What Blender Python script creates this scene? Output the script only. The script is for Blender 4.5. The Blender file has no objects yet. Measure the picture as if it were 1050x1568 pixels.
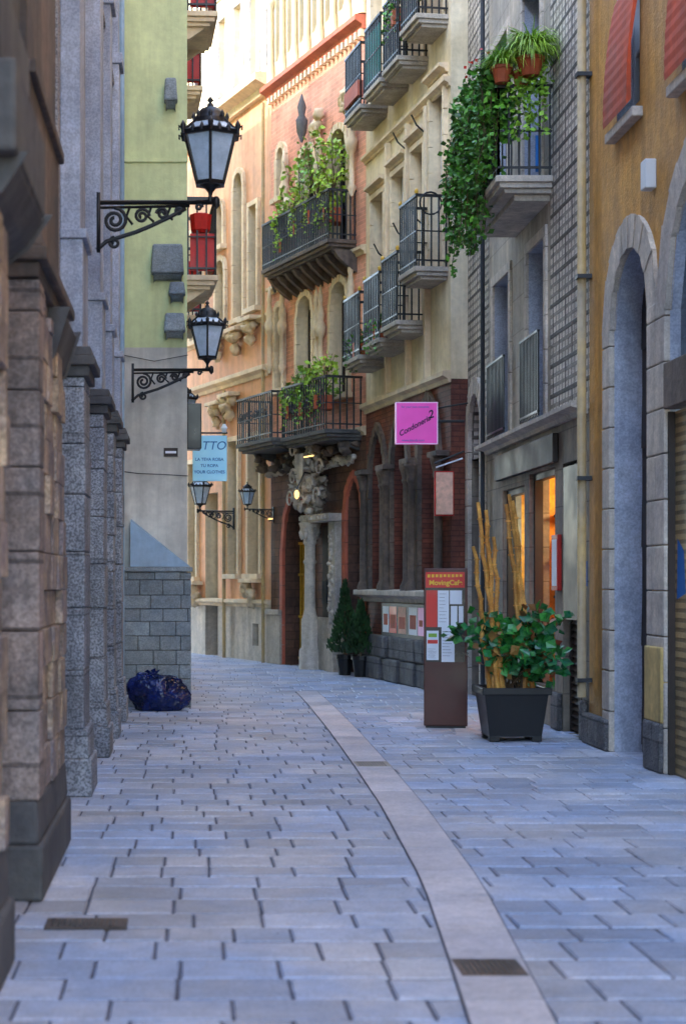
import bpy, math, random
from mathutils import Vector, Matrix, noise
random.seed(7)
R=random.uniform
sc=bpy.context.scene
def C(h,k=1.0):
    r=[int(h[i:i+2],16)/255 for i in (0,2,4)]
    return tuple(min(1,((x/12.92) if x<.04045 else ((x+.055)/1.055)**2.4)*k) for x in r)+(1,)

# ---------------------------------------------------------------- materials
def M(name,col,col2=None,var=.25,scale=1.5,rough=.8,bump=.3,bscale=35,metal=0,streak=0,brick=None,brick2=None,island=0,
      emis=0,speck=0,spec=.5,bdist=.01,spots=0):
    m=bpy.data.materials.new(name); m.use_nodes=True; nt=m.node_tree; L=nt.links.new
    P=nt.nodes['Principled BSDF']
    def nd(t): return nt.nodes.new(t)
    def math_(op,a,b=None,c=None):
        n=nd('ShaderNodeMath'); n.operation=op
        for i,x in enumerate((a,b,c)):
            if x is None: continue
            if isinstance(x,(int,float)): n.inputs[i].default_value=x
            else: L(x,n.inputs[i])
        return n.outputs[0]
    def mr(x,a,b,lo=.3,hi=.7):
        n=nd('ShaderNodeMapRange'); L(x,n.inputs[0]); n.inputs[1].default_value=lo; n.inputs[2].default_value=hi
        n.inputs[3].default_value=a; n.inputs[4].default_value=b; return n.outputs[0]
    tc=nd('ShaderNodeTexCoord')
    def noi(s,det=3,vec=None,ro=.6):
        n=nd('ShaderNodeTexNoise'); n.inputs['Scale'].default_value=s; n.inputs['Detail'].default_value=det
        n.inputs['Roughness'].default_value=ro
        L(vec or tc.outputs['Object'],n.inputs['Vector']); return n.outputs['Fac']
    rgb=nd('ShaderNodeRGB'); rgb.outputs[0].default_value=col; cur=rgb.outputs[0]
    def mix(f,a,b):
        n=nd('ShaderNodeMix'); n.data_type='RGBA'
        if isinstance(f,(int,float)): n.inputs[0].default_value=f
        else: L(f,n.inputs[0])
        for i,x in ((6,a),(7,b)):
            if isinstance(x,tuple): n.inputs[i].default_value=x
            else: L(x,n.inputs[i])
        return n.outputs[2]
    n1=noi(scale,4)
    if col2: cur=mix(mr(noi(scale*.8,4),0,1,.38,.62),cur,col2)
    f=mr(n1,1-var,1+var)
    if var>.08: f=math_('MULTIPLY',f,mr(noi(scale*9,2),1-var*.6,1+var*.6))
    if streak:
        mp=nd('ShaderNodeMapping'); L(tc.outputs['Object'],mp.inputs[0]); mp.inputs['Scale'].default_value=(5,5,.45)
        f=math_('MULTIPLY',f,mr(noi(1,4,mp.outputs[0]),1-streak,1.05))
    if speck:
        f=math_('MULTIPLY',f,mr(noi(55,1),1-speck,1+speck,.4,.6))
    if spots:
        v=nd('ShaderNodeTexVoronoi'); L(tc.outputs['Object'],v.inputs['Vector']); v.inputs['Scale'].default_value=2.6
        f=math_('MULTIPLY',f,mr(v.outputs['Distance'],1-spots,1,.05,.09))
    if island:
        g=nd('ShaderNodeNewGeometry'); f=math_('MULTIPLY',f,mr(g.outputs['Random Per Island'],1-island,1+island,0,1))
    h=noi(bscale,2) if bump else None
    def br(spec_):
        bw,bh,ms,off,v=spec_
        b=nd('ShaderNodeTexBrick'); L(tc.outputs['UV'],b.inputs['Vector'])
        b.inputs['Scale'].default_value=1; b.inputs['Brick Width'].default_value=bw; b.inputs['Row Height'].default_value=bh
        b.inputs['Mortar Size'].default_value=ms; b.inputs['Mortar Smooth'].default_value=.3; b.offset=off
        b.inputs['Color1'].default_value=(1-v,)*3+(1,); b.inputs['Color2'].default_value=(1+v,)*3+(1,)
        b.inputs['Mortar'].default_value=(1,1,1,1)
        return b
    if brick:
        b=br(brick[:5]); bwn=nd('ShaderNodeSeparateColor'); L(b.outputs['Color'],bwn.inputs[0])
        f=math_('MULTIPLY',f,bwn.outputs[0])
        f=math_('MULTIPLY',f,mr(b.outputs['Fac'],1,brick[5],0,1))
        h=math_('SUBTRACT',h,math_('MULTIPLY',b.outputs['Fac'],1.6))
    if brick2:
        b=br(brick2[:5]); f=math_('MULTIPLY',f,mr(b.outputs['Fac'],1,brick2[5],0,1))
        h=math_('SUBTRACT',h,math_('MULTIPLY',b.outputs['Fac'],1.6))
    hs=nd('ShaderNodeHueSaturation'); L(cur,hs.inputs['Color']); L(f,hs.inputs['Value'])
    L(hs.outputs[0],P.inputs['Base Color'])
    P.inputs['Metallic'].default_value=metal
    P.inputs['Specular IOR Level'].default_value=spec
    L(mr(n1,max(0,rough-.12),min(1,rough+.12)),P.inputs['Roughness'])
    if bump:
        bn=nd('ShaderNodeBump'); bn.inputs['Strength'].default_value=min(1,bump); bn.inputs['Distance'].default_value=bdist
        L(h,bn.inputs['Height']); L(bn.outputs[0],P.inputs['Normal'])
    if emis:
        L(hs.outputs[0],P.inputs['Emission Color']); P.inputs['Emission Strength'].default_value=emis
    return m

ochre=M('ochre_stucco',C('d8a04c'),C('be9054'),var=.24,scale=.9,streak=.38,bump=.6,bdist=.015)
greys=M('grey_stone',C('b3a899'),C('9f968a'),var=.2,streak=.2,speck=.12,bump=.5)
smooth2=M('grey_beige_stone',C('bdb09c'),C('a69d8f'),var=.2,streak=.35,brick=(.9,.42,.008,.5,.07,.65),bump=.5)
grid=M('relief_stone',C('e0d6c6'),C('d0c6b8'),var=.2,streak=.2,brick=(.62,.33,.03,.5,.08,.42),brick2=(.15,.11,.026,0,0,.48),bump=1,bdist=.025)
shopst=M('shopfront_stone',C('9c8f7c'),C('7d746a'),var=.25,streak=.35,brick=(.8,.4,.008,.5,.08,.6),bump=.5)
palest=M('pale_stone',C('cfc2b0'),C('b8aea4'),var=.22,streak=.3,speck=.08,bump=.4)
bluest=M('bluish_stone',C('b4bac8'),C('9ca4b6'),var=.2,streak=.3,speck=.12,bump=.4)
cream=M('cream_stucco',C('f0e0c0'),C('e0cda8'),var=.12,streak=.25,bump=.3)
pink=M('pink_brick',C('e8a98c'),C('d8957a'),var=.15,scale=1,brick=(.26,.075,.008,.5,.12,1.2),bump=.5,streak=.18)
dbrick=M('dark_brick',C('8a4c38'),C('6c3c30'),var=.3,brick=(.26,.075,.01,.5,.18,.6),bump=.6,streak=.3)
dbrown=M('dark_brown_wall',C('74503e'),C('5a4036'),var=.3,brick=(.4,.16,.01,.5,.15,.6),bump=.6,streak=.35)
orange=M('orange_stucco',C('efb88e'),C('e0a680'),var=.14,scale=.8,streak=.25,bump=.3)
ctrim=M('cream_trim',C('ecd6b2'),C('dcc29e'),var=.14,streak=.2,bump=.3,rough=.75)
rtrim=M('terracotta_trim',C('c26a50'),C('a85845'),var=.15,streak=.1)
sunc=M('sunlit_cream_wall',C('d9c7a2'),C('cdb88e'),var=.1,streak=.15)
green=M('pale_green_stucco',C('dce2a8'),C('ccd49c'),var=.1,scale=1.2,streak=.2,bump=.25)
offw=M('offwhite_stucco',C('dbd7ca'),C('c8c3b8'),var=.14,scale=1.2,streak=.3,bump=.25)
blockst=M('grey_block_stone',C('8c9495'),C('74808a'),var=.25,speck=.15,island=.12,bump=.6)
slate=M('slate_blue_cap',C('9fb8cc'),C('8da8be'),var=.12,rough=.6,streak=.2)
granite=M('speckled_granite',C('b0aeae'),C('989698'),var=.24,speck=.45,streak=.3,bump=.6)
granite2=M('grey_granite',C('9da0a6'),C('80838c'),var=.3,speck=.4,streak=.35,bump=.6,brick=(3,.45,.008,.5,.1,.55))
pierst=M('pier_block_stone',C('9c8a80'),C('7a7270'),var=.38,scale=2.5,brick=(.5,.34,.012,.5,.16,.5),speck=.18,bump=.8,streak=.35)
pierside=M('rough_block_stone',C('b09a80'),C('84797a'),var=.42,scale=4,island=.2,speck=.18,bump=1,bscale=14,bdist=.03)
darkst=M('dark_stained_stone',C('64625f'),C('4a494c'),var=.3,streak=.3,bump=.6)
brownst=M('brown_stained_stone',C('7c6858'),C('5e544e'),var=.38,streak=.5,bump=.6)
basest=M('rough_base_stone',C('6f6d6c'),C('5a595c'),var=.35,scale=5,brick=(.42,.26,.012,.5,.2,.5),bump=1,bdist=.04)
pave=M('paving_stone',C('93a0b8'),C('b2b0b4'),var=.18,scale=1.0,rough=.55,bump=.5,bscale=18,island=.19,speck=.1,bdist=.008,spots=.25)
strip=M('drain_strip_stone',C('c8c0c0'),C('b4b0b6'),var=.16,rough=.6,island=.1,bump=.3,speck=.08,spots=.15)
soil=M('joint_dirt',C('50515c'),var=.3,rough=.95,bump=0)
iron=M('black_iron',C('121418'),var=.2,rough=.45,bump=0,spec=.5)
irong=M('aged_iron',C('2b3038'),C('22262c'),var=.25,rough=.55,bump=0)
pipe=M('painted_pipe',C('b89a62'),C('9f8e70'),var=.2,rough=.5,bump=0,streak=.2)
glassd=M('dark_window_glass',C('20262e'),var=.3,scale=.8,rough=.14,bump=0)
glassb=M('bluish_window_glass',C('62727f'),C('3c4a58'),var=.3,rough=.2,bump=0)
woodd=M('dark_wood',C('3a2c24'),C('2c241f'),var=.25,streak=.35,rough=.6,bump=0)
woodw=M('white_painted_wood',C('c9ccd0'),var=.08,rough=.55,bump=0)
frost=M('frosted_lantern_glass',C('c8d8e8'),C('b0c4d6'),var=.1,scale=6,rough=.22,bump=0)
terra=M('terracotta_pot',C('b8552f'),C('a05230'),var=.2,rough=.75,bump=0)
redp=M('red_paint',C('c81c12'),C('a8170f'),var=.15,rough=.5,bump=0)
orangeb=M('orange_blind',C('c84e28'),C('ac4626'),var=.18,streak=.25,rough=.8,bump=0)
ivy=M('ivy_leaf',C('58902a'),C('386c24'),var=.3,scale=6,island=.6,rough=.5,bump=0)
grass=M('spider_grass',C('9cc03e'),C('7cae38'),var=.2,island=.45,rough=.5,bump=0)
ygreen=M('yellow_green_leaf',C('a0bc3e'),C('6c9836'),var=.3,island=.5,rough=.5,bump=0)
leafd=M('glossy_leaf',C('3c8836'),C('226044'),var=.25,scale=7,island=.65,rough=.28,bump=0)
leafr=M('bronze_leaf',C('94703a'),C('8c3c2a'),var=.25,island=.4,rough=.4,bump=0)
conif=M('conifer_leaf',C('2c4c24'),C('203c1c'),var=.3,island=.4,rough=.6,bump=0)
bark=M('plant_stem',C('5a4632'),var=.3,rough=.8,bump=0)
bamboo=M('bamboo',C('dca452'),C('b87c36'),var=.3,scale=8,island=.25,rough=.45,bump=0)
plastic=M('black_planter_plastic',C('141518'),var=.2,rough=.45,bump=0)
maroon=M('maroon_board',C('4e1812'),C('44150f'),var=.12,rough=.4,bump=0)
blackp=M('black_panel',C('0e0f12'),var=.1,rough=.3,bump=0)
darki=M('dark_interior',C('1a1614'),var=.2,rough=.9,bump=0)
whitep=M('paper_white',C('e4eaf2'),var=.04,scale=5,rough=.6,bump=0)
redpan=M('red_panel',C('d5241a'),var=.08,rough=.4,bump=0)
yel=M('yellow_print',C('f0c030'),var=.05,rough=.5,bump=0)
magenta=M('magenta_sign',C('f04fc0'),C('e83fb4'),var=.06,rough=.35,bump=0,emis=.15)
maglt=M('sign_border',C('ffd0f0'),var=.02,bump=0,emis=.1)
navy=M('navy_ink',C('2a1440'),bump=0,var=.02)
skyb=M('light_blue_sign',C('8fd0f2'),C('a5dcf6'),var=.05,rough=.4,bump=0,emis=.15)
blue=M('blue_ink',C('2068b0'),bump=0,var=.02)
peach=M('peach_sign',C('e6b8a0'),bump=0)
bag=M('navy_plastic_bag',C('0f2260'),C('0a1430'),var=.3,scale=4,rough=.22,bump=.8,bscale=11,bdist=.03)
cabl=M('cable',C('3b3732'),bump=0)
shutter=M('metal_shutter',C('b89c6c'),C('9a8864'),var=.15,rough=.5,metal=.1,brick=(50,.08,.02,.0,.0,.45),bump=.8)
yst=M('yellow_stone',C('ccb070'),var=.25,streak=.3)
warmw=M('warm_shop_wall',C('e09a3a'),C('c87824'),var=.35,scale=2,rough=.7,bump=0)
lampw=M('lamp_warm_glow',C('ffcf80'),bump=0,var=.02,emis=2.2)
lampc=M('lamp_cool_glow',C('eafff0'),bump=0,var=.02,emis=3)
gold=M('gilded_bars',C('d0a034'),var=.2,rough=.4,bump=0)
teal=M('teal_paint',C('1f8a80'),var=.2,bump=0)

# ---------------------------------------------------------------- mesh builder
class MB:
    def __init__(s,mat,frame,bevel=0,smooth=False):
        s.v=[];s.f=[];s.mat=mat;s.fr=frame;s.bevel=bevel;s.smooth=smooth
    def add(s,vs,fs):
        b=len(s.v); s.v+= [tuple(x) for x in vs]; s.f+=[tuple(b+i for i in f) for f in fs]
    def quad(s,*p): s.add(p,[tuple(range(len(p)))])
    def box(s,a,b,c,d,e,f,tp=0):
        s.add([(a,c,e),(b,c,e),(b,d,e),(a,d,e),(a+tp,c+tp,f),(b-tp,c+tp,f),(b-tp,d-tp,f),(a+tp,d-tp,f)],
              [(0,3,2,1),(4,5,6,7),(0,1,5,4),(1,2,6,5),(2,3,7,6),(3,0,4,7)])
    def prism(s,poly,o0,o1):
        n=len(poly)
        s.add([(x,o0,z) for x,z in poly]+[(x,o1,z) for x,z in poly],
              [tuple(range(n)),tuple(range(2*n-1,n-1,-1))]+[(i,(i+1)%n,n+(i+1)%n,n+i) for i in range(n)])
    def prof(s,poly,s0,s1):
        n=len(poly)
        s.add([(s0,o,z) for o,z in poly]+[(s1,o,z) for o,z in poly],
              [tuple(range(n)),tuple(range(2*n-1,n-1,-1))]+[(i,(i+1)%n,n+(i+1)%n,n+i) for i in range(n)])
    def lathe(s,cx,cy,pr,n=12,ph=0):
        vs=[];fs=[]
        for r,z in pr:
            for k in range(n):
                a=2*math.pi*k/n+ph; vs.append((cx+r*math.cos(a),cy+r*math.sin(a),z))
        for j in range(len(pr)-1):
            for k in range(n):
                fs.append((j*n+k,j*n+(k+1)%n,(j+1)*n+(k+1)%n,(j+1)*n+k))
        fs.append(tuple(range(n))); fs.append(tuple((len(pr)-1)*n+k for k in range(n)))
        s.add(vs,fs)
    def tube(s,pts,r,n=6,r1=None):
        pts=[Vector(p) for p in pts]; vs=[];fs=[]
        for i,p in enumerate(pts):
            t=(pts[min(i+1,len(pts)-1)]-pts[max(i-1,0)]).normalized()
            a=t.cross(Vector((0.13,.97,.2)) if abs(t.y)<.9 else Vector((1,0,.1))).normalized(); b=t.cross(a)
            rr=r if r1 is None else r+(r1-r)*i/(len(pts)-1)
            for k in range(n):
                an=2*math.pi*k/n; vs.append(p+a*rr*math.cos(an)+b*rr*math.sin(an))
        for j in range(len(pts)-1):
            for k in range(n): fs.append((j*n+k,j*n+(k+1)%n,(j+1)*n+(k+1)%n,(j+1)*n+k))
        fs.append(tuple(range(n))); fs.append(tuple((len(pts)-1)*n+k for k in range(n)))
        s.add(vs,fs)
    def lump(s,c,rad,seed=0,amp=.25,n=12,freq=2):
        vs=[];fs=[];m=n//2+2
        for j in range(m+1):
            th=math.pi*j/m
            for k in range(n):
                ph=2*math.pi*k/n
                d=Vector((math.sin(th)*math.cos(ph),math.sin(th)*math.sin(ph),math.cos(th)))
                q=1+amp*noise.noise(d*freq+Vector((seed*3.1,seed,0)))*2
                vs.append((c[0]+d.x*rad[0]*q,c[1]+d.y*rad[1]*q,c[2]+d.z*rad[2]*q))
        for j in range(m):
            for k in range(n): fs.append((j*n+k,j*n+(k+1)%n,(j+1)*n+(k+1)%n,(j+1)*n+k))
        s.add(vs,fs)
    def leaf(s,c,size,el=1.5,up=None):
        d=Vector((R(-1,1),R(-1,1),R(-1,.6))).normalized() if up is None else Vector(up).normalized()
        a=d.cross(Vector((R(-1,1),R(-1,1),R(-1,1)))).normalized(); nn=d.cross(a)
        c=Vector(c); L=size*el
        s.add([c,c+d*L*.5+a*size*.5+nn*size*.12,c+d*L,c+d*L*.5-a*size*.5+nn*size*.12],[(0,1,2,3)])
    def build(s,name,parent):
        if not s.v: return None
        P0,u,n=s.fr
        me=bpy.data.meshes.new(name)
        co=[(P0[0]+u[0]*a+n[0]*b, P0[1]+u[1]*a+n[1]*b, P0[2]+c) for a,b,c in s.v]
        me.from_pydata(co,[],s.f); uv=me.uv_layers.new(name='UVMap')
        for p in me.polygons:
            l=[Vector(s.v[i]) for i in p.vertices]
            nn=Vector((0,0,0))
            for i in range(len(l)):
                a,b=l[i],l[(i+1)%len(l)]
                nn+=Vector(((a.y-b.y)*(a.z+b.z),(a.z-b.z)*(a.x+b.x),(a.x-b.x)*(a.y+b.y)))
            ax,ay,az=abs(nn.x),abs(nn.y),abs(nn.z)
            for li,q in zip(p.loop_indices,l):
                uv.data[li].uv=(q.x,q.z) if ay>=ax and ay>=az else ((q.y,q.z) if ax>=az else (q.x,q.y))
            p.use_smooth=s.smooth
        me.materials.append(s.mat); me.validate()
        ob=bpy.data.objects.new(name,me); sc.collection.objects.link(ob)
        if s.bevel:
            bm=ob.modifiers.new('bevel','BEVEL'); bm.width=s.bevel; bm.segments=2; bm.limit_method='ANGLE'
        ob.parent=parent
        return ob
WF=((0,0,0),(1,0,0),(0,1,0))
def FR(a,b,flip=False):
    d=Vector((b[0]-a[0],b[1]-a[1])); L=d.length; d/=L
    n=(-d.y,d.x) if not flip else (d.y,-d.x)
    return ((a[0],a[1],0),(d.x,d.y),n),L
class G:
    def __init__(s,name,frame=WF): s.name=name;s.fr=frame;s.parts={};s.texts=[]
    def p(s,part,mat=None,frame=None,**k):
        if part not in s.parts: s.parts[part]=MB(mat,frame or s.fr,**k)
        return s.parts[part]
    def text(s,body,S,O,Z,size,mat,align='CENTER',rot=0,shear=0,name='lettering',off=0):
        s.texts.append((body,S,O,Z,size,mat,align,rot,shear,name,off))
    def done(s):
        e=bpy.data.objects.new(s.name,None); sc.collection.objects.link(e)
        for k,m in s.parts.items(): m.build(k,e)
        P0,u,n=s.fr
        for body,S,O,Z,size,mat,al,rot,shear,nm,off in s.texts:
            cu=bpy.data.curves.new(nm,'FONT'); cu.body=body; cu.size=size; cu.align_x=al; cu.shear=shear; cu.extrude=.001; cu.offset=off
            cu.materials.append(mat); o=bpy.data.objects.new(nm,cu); sc.collection.objects.link(o)
            p=(P0[0]+u[0]*S+n[0]*O,P0[1]+u[1]*S+n[1]*O,P0[2]+Z)
            mt=Matrix(((u[0],0,n[0],p[0]),(u[1],0,n[1],p[1]),(0,1,0,p[2]),(0,0,0,1)))
            o.matrix_world=mt@Matrix.Rotation(rot,4,'Z'); o.parent=e
        return e

def curve(op,N=12):
    s0,s1,z1=op['s0'],op['s1'],op['z1']; w=s1-s0; ar=op['arch']; rise=op.get('rise',w/2 if ar=='round' else w*.866); sp=z1-rise
    out=[]
    for i in range(N+1):
        t=i/N
        if ar=='round': q=math.sqrt(max(0,1-(2*t-1)**2))
        else:
            tt=t if t<=.5 else 1-t; q=math.sqrt(max(0,1-(1-tt)**2))/.866
        out.append((s0+w*t,sp+rise*q))
    return out,sp
def wall(mb,S0,S1,Z0,Z1,ops=(),rev=None):
    rev=rev or mb
    ss=sorted({S0,S1}|{o[k] for o in ops for k in('s0','s1')}); zs=sorted({Z0,Z1}|{o[k] for o in ops for k in('z0','z1')})
    ss=[x for x in ss if S0<=x<=S1]; zs=[x for x in zs if Z0<=x<=Z1]
    for a,b in zip(ss,ss[1:]):
        for c,d in zip(zs,zs[1:]):
            x,z=(a+b)/2,(c+d)/2
            if any(o['s0']<x<o['s1'] and o['z0']<z<o['z1'] for o in ops): continue
            mb.quad((a,0,c),(b,0,c),(b,0,d),(a,0,d))
    for o in ops:
        D=-o.get('d',.22)-.035; s0,s1,z0,z1=o['s0'],o['s1'],o['z0'],o['z1']; top=z1
        if o.get('arch'):
            cu,sp=curve(o); top=sp
            for (a,za),(b,zb) in zip(cu,cu[1:]):
                mb.quad((a,0,za),(b,0,zb),(b,0,z1),(a,0,z1)); rev.quad((a,0,za),(b,0,zb),(b,D,zb),(a,D,za))
        else: rev.quad((s0,0,z1),(s1,0,z1),(s1,D,z1),(s0,D,z1))
        rev.quad((s0,0,z0),(s1,0,z0),(s1,D,z0),(s0,D,z0))
        rev.quad((s0,0,z0),(s0,0,top),(s0,D,top),(s0,D,z0)); rev.quad((s1,0,z0),(s1,0,top),(s1,D,top),(s1,D,z0))
def OP(s0,s1,z0,z1,arch=None,d=.22,fill='win',**k): return dict(s0=s0,s1=s1,z0=z0,z1=z1,arch=arch,d=d,fill=fill,**k)
def fills(g,ops):
    for o in ops:
        s0,s1,z0,z1,D=o['s0'],o['s1'],o['z0'],o['z1'],-o['d']; f=o['fill']
        if f=='none': continue
        mid=(s0+s1)/2
        if f=='win':
            g.p('window_glass',glassd).quad((s0,D-.03,z0),(s1,D-.03,z0),(s1,D-.03,z1),(s0,D-.03,z1))
            w=g.p('window_frames',o.get('fm',woodw)); t=.045
            w.box(s0,s0+t,D-.02,D+.03,z0,z1); w.box(s1-t,s1,D-.02,D+.03,z0,z1); w.box(mid-t*.8,mid+t*.8,D-.02,D+.04,z0,z1)
            for q in (0,.34,.67,1): 
                zz=z0+(z1-z0)*q; w.box(s0+t,s1-t,D-.015,D+.02,max(z0,zz-t/2),min(z1,zz+t/2))
        elif f=='shut':
            w=g.p('louvred_shutters',o.get('fm',woodd)); 
            for a,b in((s0,mid-.01),(mid+.01,s1)):
                w.box(a,a+.05,D,D+.05,z0,z1); w.box(b-.05,b,D,D+.05,z0,z1); w.box(a+.05,b-.05,D,D+.015,z0,z1)
                k=int((z1-z0)/.07)
                for i in range(k):
                    zz=z0+.03+i*(z1-z0-.05)/k; w.quad((a+.05,D+.045,zz),(b-.05,D+.045,zz),(b-.05,D+.016,zz+.045),(a+.05,D+.016,zz+.045))
        elif f=='door':
            w=g.p('wooden_doors',o.get('fm',woodd)); w.box(s0,s1,D-.06,D,z0,z1)
            for a,b in((s0+.06,mid-.04),(mid+.04,s1-.06)):
                n=max(2,int((z1-z0)/.8))
                for i in range(n):
                    h=(z1-z0)/n; w.box(a,b,D-.001,D+.025,z0+i*h+.08,z0+(i+1)*h-.04,.015)
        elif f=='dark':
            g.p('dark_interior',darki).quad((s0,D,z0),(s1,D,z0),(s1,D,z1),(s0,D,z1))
def surround(mb,o,w,p,sill=True):
    s0,s1,z0,z1=o['s0'],o['s1'],o['z0'],o['z1']
    if o.get('arch'):
        cu,sp=curve(o,14); mid=(s0+s1)/2
        pts=[]
        for x,z in cu:
            dx,dz=x-mid,z-sp; l=math.hypot(dx,dz) or 1; pts.append((x+dx/l*w,z+dz/l*w))
        for i in range(14):
            mb.prism([cu[i],cu[i+1],pts[i+1],pts[i]],-.01,p*(1 if i%2 else .85))
        top=sp
    else:
        top=z1; mb.box(s0-w,s1+w,-.01,p,z1,z1+w)
    z=z0
    while z<top-.01:
        z2=min(top,z+.38); e=R(0,.012)
        mb.box(s0-w-e,s0,-.01,p,z+.004,z2-.004); mb.box(s1,s1+w+e,-.01,p,z+.004,z2-.004); z=z2
    if sill and z0>.3: mb.box(s0-w-.05,s1+w+.05,-.01,p+.08,z0-.1,z0-.002)
def cornice(mb,s0,s1,z,p,h):
    mb.prof([(-.01,z),(p*.3,z),(p*.4,z+h*.35),(p*.75,z+h*.5),(p,z+h*.6),(p,z+h),(-.01,z+h+.02)],s0,s1)
def balcony(g,s0,s1,z,dep,h,slab=None,rail=None,corb=True,step=.095,knob=False,tag='balcony'):
    sl=g.p(tag+'_slabs',slab or palest,bevel=.006)
    sl.box(s0,s1,0.001,dep,z-.07,z); sl.box(s0+.03,s1-.03,.001,dep-.04,z-.13,z-.07); sl.box(s0+.07,s1-.07,.001,dep-.1,z-.18,z-.13)
    if corb:
        for c in (s0+.18,s1-.18):
            sl.prof([(.0,z-.34),(.06,z-.32),(dep*.4,z-.24),(dep*.6,z-.18),(0,z-.18)],c-.05,c+.05)
    r=g.p(tag+'_railings',rail or iron); t=.011
    def bar(a,b):
        a=Vector(a);b=Vector(b);L=(b-a).length;n=max(1,int(L/step))
        for i in range(n+1):
            q=a.lerp(b,i/n); r.box(q.x-t,q.x+t,q.y-t,q.y+t,z+.002,z+h)
    d=dep-.03
    bar((s0+.03,.03,0),(s0+.03,d,0)); bar((s1-.03,.03,0),(s1-.03,d,0)); bar((s0+.03,d,0),(s1-.03,d,0))
    for zz,tt in((z+.09,.012),(z+h*.5,.009),(z+h,.02)):
        r.box(s0+.03-tt,s0+.03+tt,0.005,d+tt,zz-tt,zz+tt); r.box(s1-.03-tt,s1-.03+tt,.005,d+tt,zz-tt*.98,zz+tt*.98)
        r.box(s0+.03+tt,s1-.03-tt,d-tt,d+tt,zz-tt*.96,zz+tt*.96)
    if knob:
        k=g.p(tag+'_finials',gold,smooth=True)
        for s_ in(s0+.03,s1-.03): k.lathe(s_,d,[(.001,z+h),(.02,z+h+.02),(.032,z+h+.05),(.02,z+h+.085),(.001,z+h+.1)],8)

# ---------------------------------------------------------------- ground
g=G('ground'); g.p('ground_sheet',soil).quad((-150,-60,-.009),(150,-60,-.009),(150,240,-.009),(-150,240,-.009)); g.done()
g=G('stone_pavement'); mb=g.p('paving_slabs',pave)
y=-3.0
def slab(mb,x0,x1,y0,y1,zt,gap=.005,b=.009,zb=-.012):
    x0+=gap;x1-=gap;y0+=.010;y1-=.010
    t=R(-.004,.004); u=R(-.0018,.0018)
    q=[-t-u,-t+u,t+u,t-u]
    mb.add([(x0,y0,zb),(x1,y0,zb),(x1,y1,zb),(x0,y1,zb),
            (x0,y0,zt-b+q[0]),(x1,y0,zt-b+q[1]),(x1,y1,zt-b+q[2]),(x0,y1,zt-b+q[3]),
            (x0+b,y0+b*1.5,zt+q[0]),(x1-b,y0+b*1.5,zt+q[1]),(x1-b,y1-b*1.5,zt+q[2]),(x0+b,y1-b*1.5,zt+q[3])],
           [(0,1,5,4),(1,2,6,5),(2,3,7,6),(3,0,4,7),(4,5,9,8),(5,6,10,9),(6,7,11,10),(7,4,8,11),(8,9,10,11)])
while y<48:
    rh=R(.29,.37); x=(-1.1 if y<21.5 else -7)-R(0,.4)
    while x<4.3:
        w=R(.25,.47); slab(mb,x,x+w,y,y+rh,0); x+=w
    y+=rh
g.done()
g=G('drainage_channel_paving'); mb=g.p('channel_stones',strip)
pl=[(-3,.45),(3,.75),(7,1.07),(9,1.22),(12,1.34),(14.6,1.40),(18,1.46),(22,1.5),(26,1.5)]
def stripx(y):
    for (a,xa),(b,xb) in zip(pl,pl[1:]):
        if a<=y<=b: return xa+(xb-xa)*(y-a)/(b-a)
y=-2.9
while y<24.5:
    l=R(.55,.95); a,b=stripx(y),stripx(min(25.9,y+l)); w=.31
    zt=.0075+R(-.001,.001)
    mb.add([(a+.006,y+.006,-.01),(a+w,y+.006,-.01),(b+w,y+l,-.01),(b+.006,y+l,-.01),(a+.006,y+.006,zt),(a+w,y+.006,zt),(b+w,y+l,zt),(b+.006,y+l,zt)],
           [(4,5,6,7),(0,1,5,4),(1,2,6,5),(2,3,7,6),(3,0,4,7)])
    jl=g.p('channel_joints',soil)
    jl.quad((a-.005,y,.005),(a+.006,y,.005),(b+.006,y+l,.005),(b-.005,y+l,.005)); jl.quad((a+w,y,.005),(a+w+.007,y,.005),(b+w+.007,y+l,.005),(b+w,y+l,.005))
    y+=l+.007
g.done()
def manhole(x0,x1,y0,y1,mat):
    g=G('manhole_cover'); f=g.p('frame',mat); f.box(x0,x1,y0,y1,-.01,.0098); gr=g.p('grate_ribs',iron)
    n=max(3,int((x1-x0)/.03))
    for i in range(n):
        a=x0+.03+i*(x1-x0-.06)/n; gr.box(a,a+.008,y0+.03,y1-.03,.0098,.012)
    g.done()
manhole(1.09,1.36,6.85,7.15,brownst); manhole(1.42,1.72,14.6,15.0,greys); manhole(-.68,-.3,7.8,8.02,brownst)
g=G('street_litter'); 
for i in range(26):
    x,y=R(-.6,3.6),R(7,30); s=R(.006,.016); a=R(0,3)
    g.p('scraps',bark).add([(x,y,.008),(x+s*math.cos(a),y+s*math.sin(a),.01),(x+s*.7,y+s*1.4,.014),(x-s*.4,y+s,.009)],[(0,1,2,3)])
g.done()

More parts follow.
